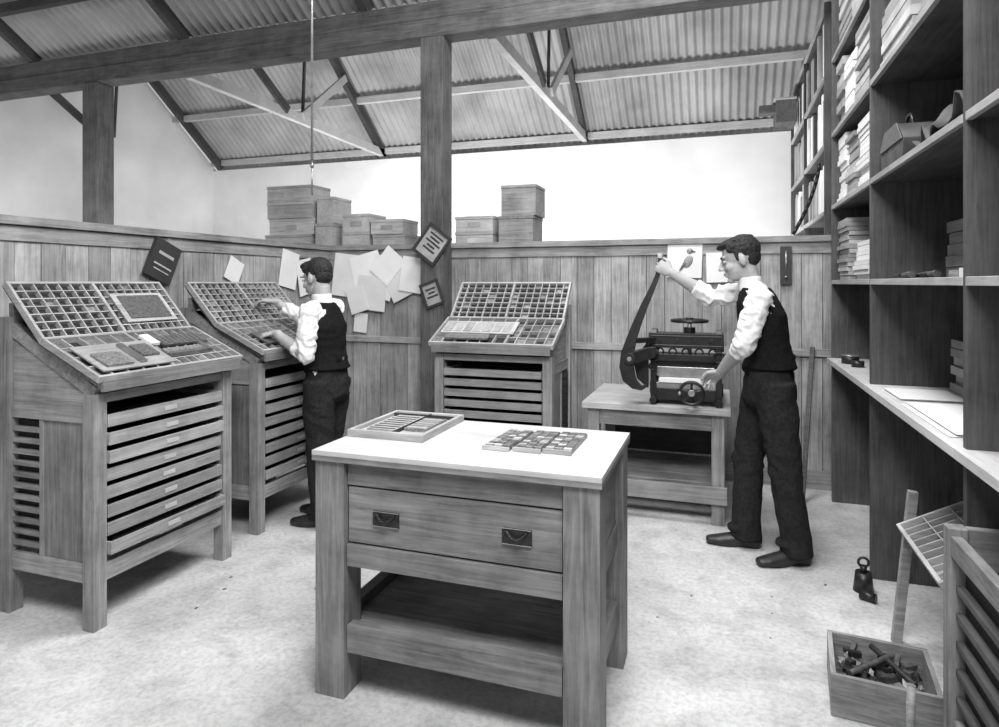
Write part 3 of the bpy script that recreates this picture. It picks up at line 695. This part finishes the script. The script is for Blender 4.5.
for a_,b__ in (((-.085,-.018,-.105),(.085,0,-.085)),((-.085,-.018,.085),(.085,0,.105)),((-.085,-.018,-.085),(-.066,0,.085)),((.066,-.018,-.085),(.085,0,.085))): mb.box(a_,b__,'ink',T)
for i,w_ in enumerate((.09,.06,.1)): mb.box((-w_/2,-.010,.035-i*.032),(w_/2,-.0085,.05-i*.032),'ink',T)
mb.done()
mb=MB('bird_print'); T=wallsheet(mb,(-.265,YB-.016,1.625),.25,.27,.03,'paper','y')
def bird(bm):
    ell(bm,(.03,-.006,.0),(.03,.004,.05),T@Matrix.Rotation(.5,4,'Y')); ell(bm,(.035,-.006,.065),(.022,.004,.022),T); tube(bm,[T@Vector((.0,-.006,-.03)),T@Vector((-.03,-.006,-.08))],[.012,.006]); tube(bm,[T@Vector((.05,-.006,.065)),T@Vector((.075,-.006,.058))],[.008,.003])
bm=bmesh.new(); bird(bm); me=bpy.data.meshes.new('b'); bm.to_mesh(me); bm.free(); mb.add_mesh(me,'metal'); mb.done()
mb=MB('pinned_card'); wallsheet(mb,(.0,YB-.016,1.565),.22,.22,-.02,'paper'); mb.done()
mb=MB('wall_thermometer'); wallsheet(mb,(.43,YB-.016,1.575),.075,.27,0,'ink','y',0,.015); mb.cyl((.43,YB-.036,1.50),(.43,YB-.036,1.68),.005,'steel'); mb.cyl((.43,YB-.036,1.485),(.43,YB-.036,1.50),.01,'steel'); mb.done()

# ---------------------------------------------------------------- rack + boxes behind the partition
mb=MB('storage_rack')
for x in (-4.2,-3.4,-2.6,-1.4):
    for y in (5.16,5.6): mb.box((x,y,0),(x+.05,y+.05,1.72),'timber')
mb.box((-4.22,5.15,1.721),(-1.33,5.66,1.75),'timber'); mb.box((-4.2,5.16,.8),(-1.35,5.65,.82),'timber'); mb.done()
def crate(x0,x1,z0,z1,n,mat='box',y0=5.17,dep=.42,lab=True):
    mb=MB('storage_box'); h=(z1-z0)/n
    for i in range(n):
        j=R.uniform(-.015,.015); a=z0+i*h
        mb.box((x0+j,y0+j,a),(x1+j,y0+j+dep,a+h-.028),mat); mb.box((x0+j-.004,y0+j-.004,a+h-.027),(x1+j+.004,y0+j+dep+.004,a+h-.001),mat)
        if lab: mb.box(((x0+x1)/2-.06+j,y0+j-.003,a+h*.3),((x0+x1)/2+.06+j,y0+j-.001,a+h*.6),'greypaper')
    mb.done(bevel=.003)
crate(-4.12,-3.62,1.752,2.37,4,'case',dep=.3); crate(-3.58,-3.40,1.752,2.25,2,'case',lab=False,dep=.3); crate(-3.30,-3.02,1.752,2.08,2,'case',dep=.3); crate(-2.98,-2.66,1.752,2.02,2,'case',dep=.3); crate(-2.16,-1.82,1.752,2.02,2,dep=.3); crate(-1.76,-1.46,1.752,2.27,2,'cabinet',lab=False,dep=.3)

# ---------------------------------------------------------------- lights
def area(name,loc,target,sx,sy,power,col=(1,1,1)):
    l=bpy.data.lights.new(name,'AREA'); l.shape='RECTANGLE'; l.size=sx; l.size_y=sy; l.energy=power; l.color=col
    o=bpy.data.objects.new(name,l); S.collection.objects.link(o); o.location=loc
    o.rotation_euler=(Vector(target)-Vector(loc)).to_track_quat('-Z','Y').to_euler(); return o
area('overhead_fill',(-.1,.6,3.7),(-1.3,3.0,.4),1.8,1.4,230)  # unseen area lights added overhead as fill, no opening in the roof
area('overhead_fill',(-.6,3.2,4.3),(-1.3,3.5,0),1.6,1.0,140)
area('hidden_wall_fill',(-2.5,6.4,.9),(-2.0,9,3.0),6,.8,230)  # area lights added out of sight behind the partitions to brighten the white walls
area('hidden_wall_fill',(-5.2,4.2,1.0),(-8.3,6.5,2.6),2.5,.8,55)
w=bpy.data.worlds.new('world'); S.world=w; w.use_nodes=True
w.node_tree.nodes['Background'].inputs['Color'].default_value=(1,1,1,1); w.node_tree.nodes['Background'].inputs['Strength'].default_value=.66
# ---------------------------------------------------------------- camera
cam=bpy.data.cameras.new('camera'); co=bpy.data.objects.new('camera',cam); S.collection.objects.link(co); S.camera=co
cam.sensor_width=36; cam.lens=23.42; cam.shift_y=-.0806; cam.clip_start=.05
co.location=(0,0,1.45); co.rotation_euler=(math.pi/2,0,math.radians(18.9))
